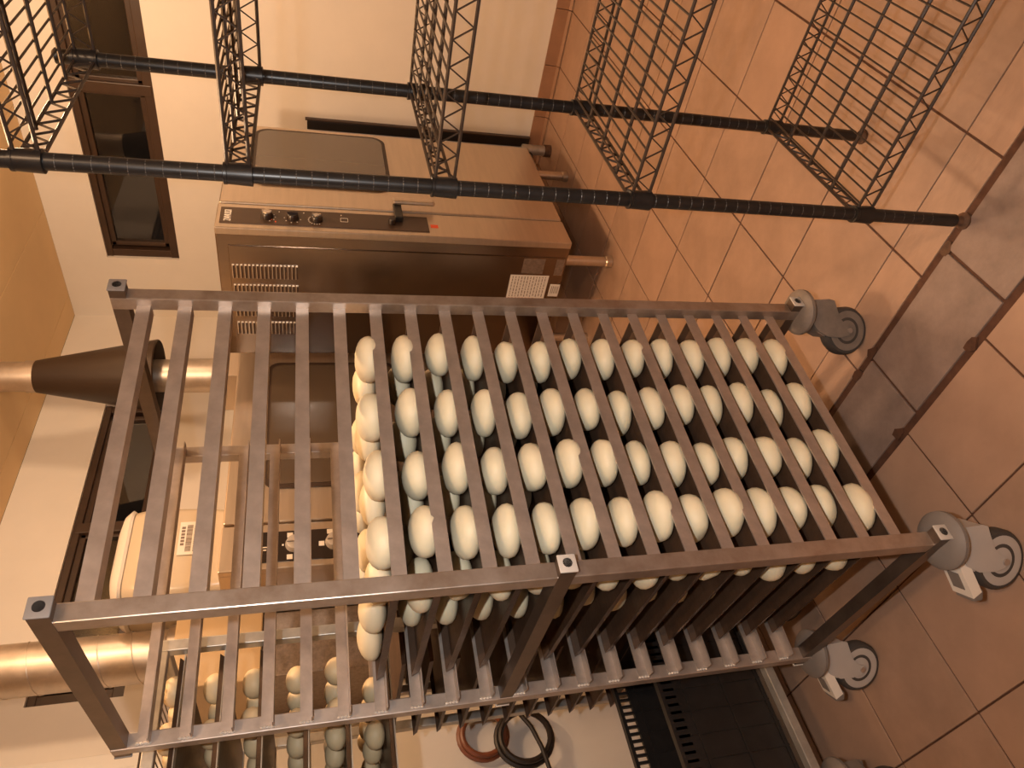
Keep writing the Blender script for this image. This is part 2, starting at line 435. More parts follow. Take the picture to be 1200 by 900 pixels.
# castors: local frame +X = trail direction
def castor(parent, x, y, ang, new=True, nm='castor'):
    c = link(nm, None, parent, None, (x, y, 0), ang)
    def p(o, n, m_, sm=True): return o.build(n, m_, c, sm)
    mf = m_lgrey if new else m_oldgrey
    p(M().lathe([(0.012, 0.185), (0.052, 0.186), (0.058, 0.192), (0.058, 0.200), (0.050, 0.208), (0.030, 0.211), (0.012, 0.212)], n=28), 'bumper_disc', m_grey if new else m_oldgrey)
    p(M().tube((0, 0, 0.155), (0, 0, 0.19), 0.022, 14), 'swivel_stem', mf)
    # fork: two rounded cheeks and a hood
    f = M(); WR = 0.0625; wc = (0.046, 0, WR)
    prof = [(-0.034, 0.128), (-0.031, 0.172), (0.026, 0.176), (0.048, 0.158), (0.062, 0.128), (0.064, 0.090), (0.058, 0.062), (0.048, 0.052), (0.038, 0.056), (0.032, 0.074), (0.016, 0.092), (-0.010, 0.104), (-0.030, 0.112)]
    for s_ in (-1, 1):
        f.prism(prof, s_ * 0.022, s_ * 0.027, 'Y')
    hood = [(-0.034, 0.128), (-0.031, 0.172), (0.026, 0.176), (0.052, 0.156), (0.062, 0.134), (0.054, 0.134), (0.044, 0.145), (0.026, 0.152), (-0.020, 0.150), (-0.026, 0.128)]
    f.prism(hood, -0.0222, 0.0222, 'Y')
    p(f, 'fork', mf, True)
    t = M(); t.lathe([(0.050, -0.018), (0.058, -0.017), (WR, -0.009), (WR, 0.009), (0.058, 0.017), (0.050, 0.018)], wc, 36, 'Y')
    wh = p(t, 'wheel', m_rubber)
    hb = M(); hb.lathe([(0.008, -0.021), (0.012, -0.0195), (0.032, -0.0175), (0.044, -0.0200), (0.0515, -0.0184), (0.0515, 0.0184), (0.044, 0.0200), (0.032, 0.0175), (0.012, 0.0195), (0.008, 0.021)], wc, 36, 'Y')
    hb.build('hub', m_lgrey if new else m_oldgrey, wh, True)
    M().tube((wc[0], -0.030, wc[2]), (wc[0], 0.030, wc[2]), 0.007, 10).build('axle', m_inox, wh, True)
    if new:
        bk = M(); bk.quadprism([(0.040, -0.024, 0.180), (0.040, 0.024, 0.180), (0.116, 0.024, 0.136), (0.116, -0.024, 0.136)], (-0.012, 0, -0.020))
        b_ = p(bk, 'brake_pedal', m_white, False)
        M().quadprism([(0.066, -0.013, 0.1660), (0.066, 0.013, 0.1660), (0.100, 0.013, 0.1463), (0.100, -0.013, 0.1463)], (0.0008, 0, 0.0014)).build('brake_window', m_grey, b_)
        M().box(0.100, 0.124, -0.022, 0.022, 0.108, 0.134, c=0.005).build('brake_tip', m_grey, b_)
    return c
trail = math.atan2(0.76, -0.64) - RA
for k, new in (('FL', True), ('RL', True), ('FR', False), ('RR', True)):
    castor(rack, POST[k][0], POST[k][1], trail, new)

# ------------------------------------------------------------------ trays of the main rack
def tray_mesh(x0, x1, y0, y1, rim=0.016, t=0.0016):
    o = M(); s_ = 0.006
    o.box(x0 + s_, x1 - s_, y0 + s_, y1 - s_, 0, t)
    for (a, b, n) in (((x0 + s_, y0 + s_), (x1 - s_, y0 + s_), (0, -1)), ((x1 - s_, y0 + s_), (x1 - s_, y1 - s_), (1, 0)),
                      ((x1 - s_, y1 - s_), (x0 + s_, y1 - s_), (0, 1)), ((x0 + s_, y1 - s_), (x0 + s_, y0 + s_), (-1, 0))):
        e = Vector((b[0] - a[0], b[1] - a[1], 0)).normalized() * s_
        a3 = Vector((*a, 0)); b3 = Vector((*b, 0)); up = Vector((n[0] * s_, n[1] * s_, rim))
        o.quadprism([a3, b3, b3 + up + e, a3 + up - e], (n[0] * 0.0015, n[1] * 0.0015, 0.0003))
    return o
tm_main = tray_mesh(0.012, 0.604, 0.006, 0.503).mesh('baking_tray', m_tray)

# dough buns: several shapes
def bun_mesh(seed, rx, ry, hz, m_, crease=False):
    rnd = random.Random(seed)
    bm = bmesh.new(); bmesh.ops.create_icosphere(bm, subdivisions=3, radius=1)
    ph = [rnd.uniform(0, 6.28) for _ in range(6)]
    for v in bm.verts:
        x, y, z = v.co
        a = math.atan2(y, x); rr = math.hypot(x, y)
        k = 1 + 0.035 * math.sin(2 * a + ph[0]) + 0.02 * math.sin(3 * a + ph[1]) + 0.015 * math.sin(5 * a + ph[2]) * rr
        zz = z
        if z < 0: zz = -abs(z) ** 0.75 * 0.88; k *= 1 - 0.13 * abs(z) ** 2
        else: zz = z ** 0.92
        if crease:
            d = math.cos(a - ph[3])
            if d > 0.6: k *= 1 - 0.13 * ((d - 0.6) / 0.4) ** 1.5 * math.exp(-((z + 0.15) * 2.6) ** 2)
        v.co = (x * k * rx, y * k * ry, (zz + 0.88) * hz / 1.88 * (1 + 0.04 * math.sin(2 * a + ph[4]) * rr))
    me = bpy.data.meshes.new('dough_bun'); bm.to_mesh(me); bm.free(); me.materials.append(m_)
    me.polygons.foreach_set('use_smooth', [True] * len(me.polygons)); return me
buns = [bun_mesh(i, 0.049 + 0.002 * (i % 3 - 1), 0.049, 0.054 + 0.003 * (i % 2), m_dough, i >= 5) for i in range(8)]
COLX = (0.098, 0.232, 0.375, 0.522)
ROWY = (0.050, 0.168, 0.335, 0.450)
ROWN = ('front row', 'second row', 'third row', 'back row')
for n in range(14):
    k = 7 + n
    zt = zr(k) - 0.0097
    t = link('baking_tray', tm_main, None, None, rackpt(0, 0, zt), RA)
    tag(t, 'dark brown baking tray of raw buns, %s of the centre rack counting from picture left' % ORD[n + 1], 'tray', 'baking trays in the centre rack')
    for r_ in range(4):
        if r_ == 3 and n > 0: continue
        for c in range(4):
            x = COLX[c] + random.uniform(-0.010, 0.010) - (0.028 if r_ in (1,) else 0.0) + (0.05 if r_ == 1 and c > 0 else 0)
            y = ROWY[r_] + random.uniform(-0.008, 0.008)
            v = random.randrange(8) if random.random() < 0.55 else random.randrange(5)
            b = link('dough_bun', buns[v], None, None, rackpt(x, y, zt + 0.0015), random.uniform(0, 6.28))
            s_ = random.uniform(0.95, 1.04); b.scale = (s_, s_, random.uniform(0.92, 1.05))
            tag(b, 'raw bun %s from picture bottom, %s, on %s tray from picture left' % (ORD[c + 1], ROWN[r_], ORD[n + 1]),
                'bun', 'raw dough buns on the centre rack trays')

# ------------------------------------------------------------------ far rack with dough balls (left, behind)
RX1, RYN, RYF = 0.27, 0.668, 1.324
RX0 = RX1 - 0.52
rack2 = thing('bakery_rack', 'grey galvanised tray rack with dough balls, behind the centre rack at picture bottom', 'rack', (0, 0, 0))
for (x, y) in ((RX1, RYN), (RX1, RYF), (RX0, RYN), (RX0, RYF)):
    M().box(x - 0.0135, x + 0.0135, y - 0.0135, y + 0.0135, 0.2, 1.74, c=0.002).build('post', m_galv, rack2)
for z in (1.735, 0.245):
    for x in (RX0, RX1): M().box(x - 0.0125, x + 0.0125, RYN + 0.013, RYF - 0.013, z - 0.0125, z + 0.0125, c=0.002).build('side_bar', m_galv, rack2)
    for y in (RYN, RYF): M().box(RX0 + 0.013, RX1 - 0.013, y - 0.0125, y + 0.0125, z - 0.0125, z + 0.0125, c=0.002).build('cross_bar', m_galv, rack2)
M().box(RX0 + 0.0126, RX1 - 0.0126, RYN + 0.0126, RYF - 0.0126, 0.2545, 0.2578).build('bottom_shelf', m_galvd, rack2)
TZ2 = [1.700, 1.613, 1.523, 1.425, 1.333, 1.236]
rr2 = M().box(RX0 + 0.013, RX1 - 0.013, 0.0135, 0.040, -0.012, -0.0095).mesh('tray_rail', m_galv)
rr3 = M().box(RX0 + 0.013, RX1 - 0.013, -0.040, -0.0135, -0.012, -0.0095).mesh('tray_rail', m_galv)
for z in TZ2:
    link('tray_rail', rr2, rack2, None, (0, RYN, z)); link('tray_rail', rr3, rack2, None, (0, RYF, z))
for (x, y) in ((RX1, RYN), (RX1, RYF), (RX0, RYN), (RX0, RYF)):
    castor(rack2, x, y, 2.2, False)
tm2 = tray_mesh(RX0 + 0.02, RX1 - 0.018, RYN + 0.021, RYF - 0.021, 0.010).mesh('baking_tray', m_tray)
balls = [bun_mesh(20 + i, 0.034, 0.034, 0.052, m_dough2) for i in range(4)]
for n, z in enumerate(TZ2):
    zt = z - 0.0093
    t = link('baking_tray', tm2, None, None, (0, 0, zt))
    tag(t, 'dark baking tray of dough balls, %s from picture left in the galvanised rack' % ORD[n + 1], 'tray', 'trays in the galvanised rack')
    for c in range(2):
        for r_ in range(5):
            x = RX1 - 0.062 - 0.105 * c + random.uniform(-0.006, 0.006)
            y = RYN + 0.09 + r_ * 0.118 + random.uniform(-0.010, 0.010) + 0.02 * (n % 2)
            if n == 5 and r_ < 1: continue
            b = link('dough_ball', random.choice(balls), None, None, (x, y, zt + 0.0016), random.uniform(0, 6.28))
            if n == 0 and r_ == 4: b.scale = (1.5, 1.5, 1.5)
            tag(b, 'dough ball %s in %s line on %s tray of galvanised rack' % (ORD[r_ + 1], ('near', 'inner')[c], ORD[n + 1]), 'dough ball', 'dough balls in the galvanised rack')
# wire cooling grid on the topmost rails
g = thing('wire_grid', 'wire cooling grid lying on top of the galvanised rack', 'grid', (0, 0, 0))
GZ = 1.7512
for (a, b) in (((RX0 + .01, RYN), (RX1 - .01, RYN)), ((RX0 + .01, RYF), (RX1 - .01, RYF)), ((RX0 + .01, RYN), (RX0 + .01, RYF)), ((RX1 - .01, RYN), (RX1 - .01, RYF))):
    M().tube((*a, GZ), (*b, GZ), 0.003, 6).build('frame_rod', m_wire, g)
wr = M().tube((0, RYN, 0), (0, RYF, 0), 0.0016, 5).mesh('wire', m_wire)
for i in range(1, 25): link('wire', wr, g, None, (RX0 + 0.01 + i * 0.020, 0, GZ))
# black open bread crate in the foot of that rack
cr_ = thing('bread_crate', 'black plastic bread crate with slotted rim in foot of galvanised rack', 'crate', (-0.025, 0.846, 0.2579))
cw, cdp, ch = 0.23, 0.142, 0.295
def wall_slots(o, length, axis, pos):
    t = 0.005
    def bx(a, b, z0, z1, e=0.0):
        if axis == 'X': o.box(a, b, pos - t - e, pos + t + e, z0, z1)
        else: o.box(pos - t - e, pos + t + e, a, b, z0, z1)
    bx(-length, length, 0, ch - 0.042 if pos == cdp else ch - 0.004); bx(-length, length, ch - 0.010, ch, 0.004)
    n = int(length * 2 / 0.0185); st = 2 * length / n
    for i in range(n + 1):
        a = -length + i * st
        bx(max(-length, a - 0.0035), min(length, a + 0.0035), ch - 0.042, ch - 0.010)
    for i in range(0, n + 1, 3):
        a = -length + i * st; bx(max(-length, a - 0.002), min(length, a + 0.002), 0.0, ch - 0.045, 0.003)
    for zz in (0.004, 0.11, 0.222): bx(-length, length, zz, zz + 0.008, 0.0035)
for ax, ln, ps in (('X', cw, -cdp), ('X', cw, cdp), ('Y', cdp - 0.010, -cw), ('Y', cdp - 0.010, cw)):
    o = M(); wall_slots(o, ln, ax, ps); o.build('side_wall', m_crate, cr_)
o = M().box(-cw, cw, -cdp, cdp, 0.0, 0.006)
o.build('bottom', m_crate, cr_)
o = M()
for i in range(-5, 6): o.box(i * 0.04 - 0.003, i * 0.04 + 0.003, -cdp, cdp, 0.006, 0.016)
for i in range(-3, 4): o.box(-cw, cw, i * 0.045 - 0.003, i * 0.045 + 0.003, 0.006, 0.016)
o.build('bottom_grid', m_crate, cr_)

# ------------------------------------------------------------------ low trolley of empty trays behind the centre rack
tro = thing('tray_trolley', 'low steel trolley of empty dark trays behind the centre rack', 'trolley', (0, 0, 0))
for (x, y) in ((0.345, 0.70), (0.345, 1.235), (0.86, 0.70), (0.86, 1.235)):
    M().box(x - 0.012, x + 0.012, y - 0.012, y + 0.012, 0.12, 1.235, c=0.002).build('post', m_inox, tro)
    M().lathe([(0.03, -0.012), (0.05, -0.010), (0.05, 0.010), (0.03, 0.012)], (x, y, 0.05), 18, 'Y').build('wheel', m_rubber, tro, True)
    M().box(x - 0.02, x + 0.02, y - 0.018, y + 0.018, 0.09, 0.121).build('fork', m_oldgrey, tro)
M().box(0.357, 0.848, 0.688, 0.712, 1.21, 1.234).build('top_bar', m_inox, tro)
M().box(0.357, 0.848, 1.223, 1.247, 1.21, 1.234).build('top_bar', m_inox, tro)
for x in (0.345, 0.86): M().box(x - .012, x + .012, 0.712, 1.223, 0.14, 0.164).build('foot_bar', m_inox, tro)
tm3 = tray_mesh(0.195, 0.80, 0.732, 1.205, 0.012).mesh('baking_tray', m_tray)
trr = M().box(0.357, 0.848, -0.0015, 0.0015, -0.010, 0.010).mesh('tray_rail', m_inox)
trl = M().box(0.357, 0.848, 0.0, 0.025, -0.0025, 0.0).mesh('tray_ledge', m_inox)
for n in range(11):
    z = 1.185 - n * 0.0705
    link('tray_rail', trr, tro, None, (0, 0.7145, z)); link('tray_rail', trr, tro, None, (0, 1.2205, z))
    a_ = link('tray_ledge', trl, tro, None, (0, 0.716, z - 0.0075)); b_ = link('tray_ledge', trl, tro, None, (0, 1.194, z - 0.0075))
    t = link('baking_tray', tm3, None, None, (0, 0, z - 0.0074))
    tag(t, 'empty dark baking tray, %s from picture left in the low trolley' % ORD[n + 1], 'tray', 'empty trays in the low trolley')

# ------------------------------------------------------------------ oven with the vented side (right)
ov = thing('combi_oven', 'stainless steel oven with vented side and dark control strip behind wire shelving', 'oven', (0, 0, 0))
OX0, OX1, OY0, OY1, OZ0, OZ1 = 2.05, 2.99, 0.65, 1.33, 0.24, 1.772
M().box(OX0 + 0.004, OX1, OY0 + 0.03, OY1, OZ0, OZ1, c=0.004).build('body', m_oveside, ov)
M().box(OX0, 2.237, OY0, OY0 + 0.034, OZ0, OZ1, c=0.005).build('control_column', m_oven, ov)
dr = M().box(2.243, OX1, OY0 - 0.004, OY0 + 0.028, OZ0 + 0.004, OZ1 - 0.004, c=0.006).build('door', m_oven, ov)
def round_rect(x0, x1, z0, z1, r, n=6):
    pts = []
    for cx, cz, a0 in ((x1 - r, z1 - r, 0), (x0 + r, z1 - r, 90), (x0 + r, z0 + r, 180), (x1 - r, z0 + r, 270)):
        for i in range(n + 1):
            a = R(a0 + 90 * i / n); pts.append((cx + r * math.cos(a), cz + r * math.sin(a)))
    return pts
M().prism(round_rect(2.400, 2.95, 1.03, 1.655, 0.07), OY0 - 0.010, OY0 - 0.003, 'Y').build('window_gasket', m_gasket, dr)
M().prism(round_rect(2.418, 2.932, 1.048, 1.637, 0.058), OY0 - 0.0125, OY0 - 0.006, 'Y').build('window_glass', m_ovglass, dr)
cp = M().box(2.083, 2.203, OY0 - 0.004, OY0 + 0.004, 0.895, 1.755, c=0.001).build('control_panel', m_panel, ov)
def knob(parent, x, y, z, r=0.026, cap=m_panelb):
    k_ = M().lathe([(r, 0), (r, -0.006), (r * 0.86, -0.022), (r * 0.78, -0.024), (0.001, -0.0245)], (x, y, z), 20, 'Y').build('knob', cap, parent, True)
    return k_
M().lathe([(0.017, -0.024), (0.016, -0.0275), (0.001, -0.028)], (2.139, OY0 - 0.004, 1.572), 18, 'Y').box(2.136, 2.142, OY0 - 0.036, OY0 - 0.027, 1.553, 1.591).build('knob_cap', m_duct, knob(cp, 2.139, OY0 - 0.004, 1.572), True)
M().box(2.133, 2.139, OY0 - 0.037, OY0 - 0.027, 1.449, 1.491).build('knob_cap', m_panelb, knob(cp, 2.136, OY0 - 0.004, 1.470), True)
M().lathe([(0.012, -0.024), (0.012, -0.0275), (0.001, -0.028)], (2.132, OY0 - 0.004, 1.373), 18, 'Y').box(2.130, 2.135, OY0 - 0.036, OY0 - 0.027, 1.355, 1.391).build('knob_cap', m_duct, knob(cp, 2.132, OY0 - 0.004, 1.373), True)
# dial ticks
tk = M()
for kz, kx, r0, n_, a0, a1 in ((1.572, 2.139, 0.033, 4, 200, 340), (1.470, 2.136, 0.033, 7, 0, 300), (1.373, 2.132, 0.033, 14, -40, 220)):
    for i in range(n_):
        a = R(a0 + (a1 - a0) * i / n_)
        cx, cz = kx + r0 * math.cos(a), kz + r0 * math.sin(a)
        tk.box(cx - 0.0022, cx + 0.0022, OY0 - 0.0048, OY0 - 0.0035, cz - 0.0022, cz + 0.0022)
for (x, z) in ((2.183, 1.525), (2.183, 1.425), (2.180, 1.27)): tk.box(x - 0.004, x + 0.004, OY0 - 0.0048, OY0 - 0.0035, z - 0.002, z + 0.002)
for (a, b, c_, d_) in ((2.128, 2.158, 1.242, 1.244), (2.128, 2.158, 1.272, 1.274), (2.128, 2.130, 1.242, 1.274), (2.156, 2.158, 1.242, 1.274)):
    tk.box(a, b, OY0 - 0.0048, OY0 - 0.0035, c_, d_)
tk.build('dial_marks', m_paper, cp)
M().box(2.117, 2.150, OY0 - 0.0045, OY0 - 0.002, 1.552, 1.556).box(2.10, 2.108, OY0 - 0.0048, OY0 - 0.003, 1.535, 1.54).build('red_marks', m_red, cp)
knob(cp, 2.137, OY0 - 0.004, 1.055, 0.017)
lt = link('maker_lettering', text_mesh('ZANUSSI', 0.034), cp, None, (2.094, OY0 - 0.0046, 1.712))
lt.rotation_euler = (R(90), 0, 0); lt.scale = (0.64, 1.15, 1); lt.data.materials.clear(); lt.data.materials.append(m_paper)
hd = M().box(2.150, 2.290, OY0 - 0.030, OY0 - 0.003, 1.006, 1.040, c=0.004).build('handle_mount', m_plastic, ov)
M().box(2.248, 2.288, OY0 - 0.050, OY0 - 0.030, 0.855, 1.045, c=0.009).build('door_handle', m_oven, hd)
M().box(2.122, 2.146, OY0 - 0.0015, OY0 + 0.001, 0.852, 0.885).build('red_sticker', m_red, ov)
# side sheet with louvre slots and stickers
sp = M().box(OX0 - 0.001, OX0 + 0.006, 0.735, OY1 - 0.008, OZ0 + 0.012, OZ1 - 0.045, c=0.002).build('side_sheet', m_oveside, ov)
slot = M().box(-0.0035, 0.0, -0.033, 0.033, -0.0042, 0.0042, c=0.0012).box(-0.0042, -0.0005, -0.033, 0.033, 0.003, 0.0062, mi=1).box(-0.0048, 0.0, -0.037, -0.032, -0.004, 0.005, mi=2)
slot = slot.mesh('vent_slot', [m_gasket, m_oven, m_weld])
for r_ in range(4):
    for i in range(17):
        link('vent_slot', slot, sp, None, (OX0 - 0.0005, 0.862 + r_ * 0.103, 1.712 - i * 0.0160))
def sticker(y0, y1, z0, z1, m_, nm): return M().box(OX0 - 0.0022, OX0 - 0.0008, y0, y1, z0, z1).build(nm, m_, sp)
st = sticker(0.834, 0.983, 0.311, 0.500, m_paper, 'instruction_label')
tx = M(); rnd = random.Random(3)
for i in range(12):
    z = 0.487 - i * 0.0146; y = 0.842
    while y < 0.955:
        L_ = rnd.uniform(0.006, 0.018); tx.box(OX0 - 0.0026, OX0 - 0.002, y, min(y + L_, 0.958), z - 0.0022, z + 0.0018); y += L_ + 0.005
tx.build('printed_lines', m_ink, st)
tx = M()
for i in range(8): tx.box(OX0 - 0.0026, OX0 - 0.002, 0.964, 0.972, 0.488 - i * 0.017 - 0.005, 0.488 - i * 0.017 + 0.004)
tx.build('red_line', m_inkr, st)
st = sticker(0.882, 0.953, 0.244, 0.294, m_paper, 'small_label')
tx = M()
for i in range(5): tx.box(OX0 - 0.0026, OX0 - 0.002, 0.893, 0.935, 0.284 - i * 0.008 - 0.0015, 0.284 - i * 0.008 + 0.0015)
tx.build('printed_lines', m_ink, st)
m_plate = mat('grey_rating_plate', (0.30, 0.24, 0.20), 0.35, 0.6, var=0.25, scale=60)
sticker(0.742, 0.824, 0.348, 0.452, m_plate, 'rating_plate'); sticker(0.742, 0.83, 0.252, 0.292, m_plate, 'rating_plate')
for (x, y) in ((2.09, 0.77), (2.93, 0.77), (2.09, 1.25), (2.93, 1.25)):
    lg = M().tube((x, y, 0.03), (x, y, OZ0), 0.024, 18).lathe([(0.021, 0), (0.028, 0.001), (0.028, 0.030), (0.024, 0.034)], (x, y, 0), 18)
    lg.build('leg', m_oven, ov, True)
# drain pipe stub and bracket behind the oven, low on the wall
pp = thing('drain_pipe', 'short steel drain pipe with clamp low behind the oven', 'pipe', (0, 0, 0))
M().tube((3.02, 0.80, 0.16), (3.30, 0.80, 0.16), 0.022, 14).tube((3.30, 0.80, 0.04), (3.30, 0.80, 0.175), 0.030, 14).build('pipe', m_galv, pp, True)
M().tube((3.20, 0.80, 0.16), (3.212, 0.80, 0.16), 0.030, 14).build('clamp', m_rubber, pp, True)
M().tube((3.30, 0.80, 0.0), (3.30, 0.80, 0.04), 0.036, 14).build('floor_collar', m_rust, pp, True)

# ------------------------------------------------------------------ second oven against the back wall
o2 = thing('deck_oven', 'wide stainless steel oven with black knob panel against the back wall', 'oven', (0, 0, 0))
PX0, PX1, PY0, PY1, PZ0, PZ1 = 0.99, 2.02, 1.50, 2.20, 0.20, 1.752
PX1 = 2.28
M().box(PX0, PX1, PY0 + 0.03, PY1, PZ0, PZ1, c=0.004).build('body', m_oven, o2)
M().box(PX0, 1.198, PY0, PY0 + 0.034, PZ0, PZ1, c=0.005).build('control_column', m_oven, o2)
d2 = M().box(1.208, PX1, PY0 - 0.004, PY0 + 0.028, PZ0 + 0.004, PZ1 - 0.004, c=0.006).build('door', m_oven, o2)
M().prism(round_rect(1.375, 2.165, 0.98, 1.607, 0.06), PY0 - 0.010, PY0 - 0.003, 'Y').build('window_gasket', m_gasket, d2)
M().prism(round_rect(1.395, 2.145, 1.00, 1.587, 0.05), PY0 - 0.0125, PY0 - 0.006, 'Y').build('window_glass', m_ovglass, d2)
c2p = M().box(1.018, 1.158, PY0 - 0.004, PY0 + 0.004, 0.90, 1.600, c=0.001).build('control_panel', m_panelb, o2)
for z in (1.470, 1.316, 1.16): 
    k_ = knob(c2p, 1.092, PY0 - 0.004, z, 0.038, m_lgrey)
    M().box(1.088, 1.096, PY0 - 0.038, PY0 - 0.027, z - 0.03, z + 0.03).build('knob_grip', m_lgrey, k_)
pl = M()
for (x, z) in ((1.137, 1.49), (1.035, 1.49), (1.143, 1.335), (1.087, 1.368), (1.137, 1.18), (1.035, 1.18)):
    pl.box(x - 0.011, x + 0.011, PY0 - 0.0055, PY0 - 0.0035, z - 0.011, z + 0.011)
pl.box(1.088, 1.096, PY0 - 0.0055, PY0 - 0.0035, 1.513, 1.520); pl.box(1.070, 1.076, PY0 - 0.0055, PY0 - 0.0035, 1.578, 1.59); pl.box(1.083, 1.088, PY0 - 0.0055, PY0 - 0.0035, 1.575, 1.593)
pl.build('button', m_paper, c2p)
lt = link('maker_lettering', text_mesh('FAAMNOOI', 0.026), o2, None, (1.040, PY0 - 0.0012, 1.662))
lt.rotation_euler = (R(90), 0, 0); lt.scale = (0.86, 1.0, 1); lt.data.materials.clear(); lt.data.materials.append(m_panelb)
M().box(1.012, 1.175, PY0 - 0.004, PY0 + 0.002, 1.618, 1.623).build('trim_strip', m_oven, o2)
for (x, y) in ((1.05, 1.60), (2.22, 1.60), (1.05, 2.1), (2.22, 2.1)):
    M().tube((x, y, 0.0), (x, y, PZ0), 0.026, 16).build('leg', m_oven, o2, True)

# ------------------------------------------------------------------ ducts above
d1 = thing('flue_duct', 'steel flue duct with dark brown conical hood above the back oven', 'duct', (2.30, 1.70, 0))
M().tube((0, 0, 2.60), (0, 0, ZC - 0.001), 0.074, 28, cap=False).lathe([(0.0745, 2.69), (0.079, 2.69), (0.079, 2.735), (0.0745, 2.735)], (0, 0, 0), 28).build('upper_pipe', m_duct, d1, True)
M().lathe([(0.076, 2.695), (0.080, 2.692), (0.186, 2.15), (0.182, 2.145), (0.077, 2.68)], (0, 0, 0), 36).build('cone_hood', m_cone, d1, True)
M().lathe([(0.094, 1.846), (0.094, 1.865), (0.088, 1.868), (0.088, 2.04), (0.096, 2.045), (0.101, 2.06), (0.096, 2.07), (0.088, 2.075), (0.084, 2.10), (0.084, 2.20), (0.03, 2.21)], (0, 0, 0), 28).build('lower_pipe', m_duct, d1, True)
# elbow shelf the lower pipe stands on: a steel plenum at the oven's back
M().box(-0.12, 0.12, -0.11, 0.14, 1.753, 1.845, c=0.006).build('plenum', m_oven, d1)

d2_ = thing('spiral_duct', 'galvanised spiral duct rising to the ceiling at picture bottom left', 'duct', (0.887, 1.90, 0))
sp_ = M().tube((0, 0, 1.955), (0, 0, ZC - 0.001), 0.098, 32, cap=False)
sp_.build('pipe', m_duct, d2_, True)
for k_ in range(8):
    z0 = 1.99 + k_ * 0.118
    pts = [(0.0985 * math.cos(t), 0.0985 * math.sin(t), z0 + 0.118 * t / 6.2832) for t in [2 * math.pi * i / 32 for i in range(33)]]
    if pts[-1][2] < ZC - 0.01: M().path(pts, 0.0022, 5).build('spiral_seam', m_duct, d2_, True)
M().lathe([(0.098, 1.925), (0.112, 1.925), (0.112, 1.952), (0.098, 1.962)], (0, 0, 0), 28).build('collar', m_duct, d2_, True)
M().box(-0.20, 0.085, -0.12, 0.28, 1.60, 1.925, c=0.006).build('plenum_box', m_ochre, d2_)
M().box(-0.19, 0.080, -0.11, 0.27, 0.0, 1.60, c=0.006).build('riser_cabinet', m_plate, d2_)

# cream tub upside down on the oven
tb = thing('dough_tub', 'big cream plastic tub with white rim and barcode label on the back oven', 'tub', (1.212, 1.79, PZ1))
def rr_poly(w_, d_, r_, n=6):
    return [(p[0], p[1]) for p in round_rect(-w_, w_, -d_, d_, r_, n)]
def loft(o, secs):
    base = len(o.v); k = len(secs[0][0])
    vs = [(p[0] , p[1], z) for poly, z in secs for p in poly]
    fs = []
    for i in range(len(secs) - 1):
        for j in range(k):
            j2 = (j + 1) % k; fs.append((i * k + j, i * k + j2, (i + 1) * k + j2, (i + 1) * k + j))
    fs += [tuple(range(k - 1, -1, -1)), tuple((len(secs) - 1) * k + j for j in range(k))]
    o.add(vs, fs)
loft_m = M()
loft(loft_m, [(rr_poly(0.20, 0.15, 0.05), 0.0), (rr_poly(0.212, 0.155, 0.055), 0.12), (rr_poly(0.222, 0.16, 0.06), 0.30), (rr_poly(0.215, 0.155, 0.07), 0.355), (rr_poly(0.18, 0.13, 0.07), 0.392), (rr_poly(0.15, 0.11, 0.06), 0.398)])
loft_m.build('tub_body', m_cream, tb, True)
rim = M()
loft(rim, [(rr_poly(0.216, 0.158, 0.07), 0.362), (rr_poly(0.222, 0.163, 0.07), 0.372), (rr_poly(0.205, 0.15, 0.075), 0.398), (rr_poly(0.16, 0.12, 0.07), 0.414), (rr_poly(0.10, 0.08, 0.05), 0.418)])
rim.build('lid', m_white, tb, True)
lb = M().box(-0.045, 0.115, -0.1625, -0.1600, 0.105, 0.178).build('barcode_label', m_paper, tb)
bc = M(); x = -0.03; rnd = random.Random(9)
while x < 0.095:
    w_ = rnd.choice((0.0012, 0.002, 0.003)); bc.box(x, x + w_, -0.1632, -0.1620, 0.128, 0.150); x += w_ + rnd.choice((0.0012, 0.002))
for i in range(12): bc.box(-0.03 + i * 0.0105, -0.023 + i * 0.0105, -0.1632, -0.1620, 0.113, 0.121)
for i in range(6): bc.box(0.0 + i * 0.016, 0.011 + i * 0.016, -0.1632, -0.1620, 0.156, 0.170)
bc.build('barcode', m_ink, lb)

# white cabinet low against the back wall
wc_ = thing('white_cabinet', 'low white cabinet against the back wall with hose coils on its front', 'cabinet', (0, 0, 0))
CY = 1.93
M().box(-0.42, 0.690, CY + 0.018, 2.20, 0.0, 1.13, c=0.006).build('body', m_wallin, wc_)
M().box(-0.42, 0.105, CY, CY + 0.017, 0.02, 1.12, c=0.004).build('door', m_wallin, wc_)
M().box(0.111, 0.690, CY, CY + 0.017, 0.02, 1.12, c=0.004).build('door', m_wallin, wc_)
# hoses hanging on the cabinet front
def ring(cx, y, cz, r0, n=28, ph=0): return [(cx + r0 * math.cos(2 * math.pi * i / n + ph), y, cz + r0 * 1.08 * math.sin(2 * math.pi * i / n + ph)) for i in range(n)]
HX1, HZ1, HX2, HZ2 = 0.408, 0.759, 0.367, 0.602
hz = thing('coiled_hose', 'red-brown hose coil hanging on the white cabinet', 'hose', (0, 0, 0))
for i in range(2): M().path(ring(HX1, CY - 0.03 - 0.018 * i, HZ1, 0.090 - 0.010 * i), 0.011, 8, True).build('coil', m_hosered, hz, True)
hz2 = thing('coiled_hose', 'black rubber hose coil hanging beside the red-brown coil', 'hose', (0, 0, 0))
for i in range(2): M().path(ring(HX2, CY - 0.055 - 0.02 * i, HZ2, 0.105 - 0.012 * i), 0.011, 8, True).build('coil', m_hoseblk, hz2, True)
hp = thing('wall_pipe', 'dark open-ended pipe hanging down behind the tray trolley', 'pipe', (0, 0, 0))
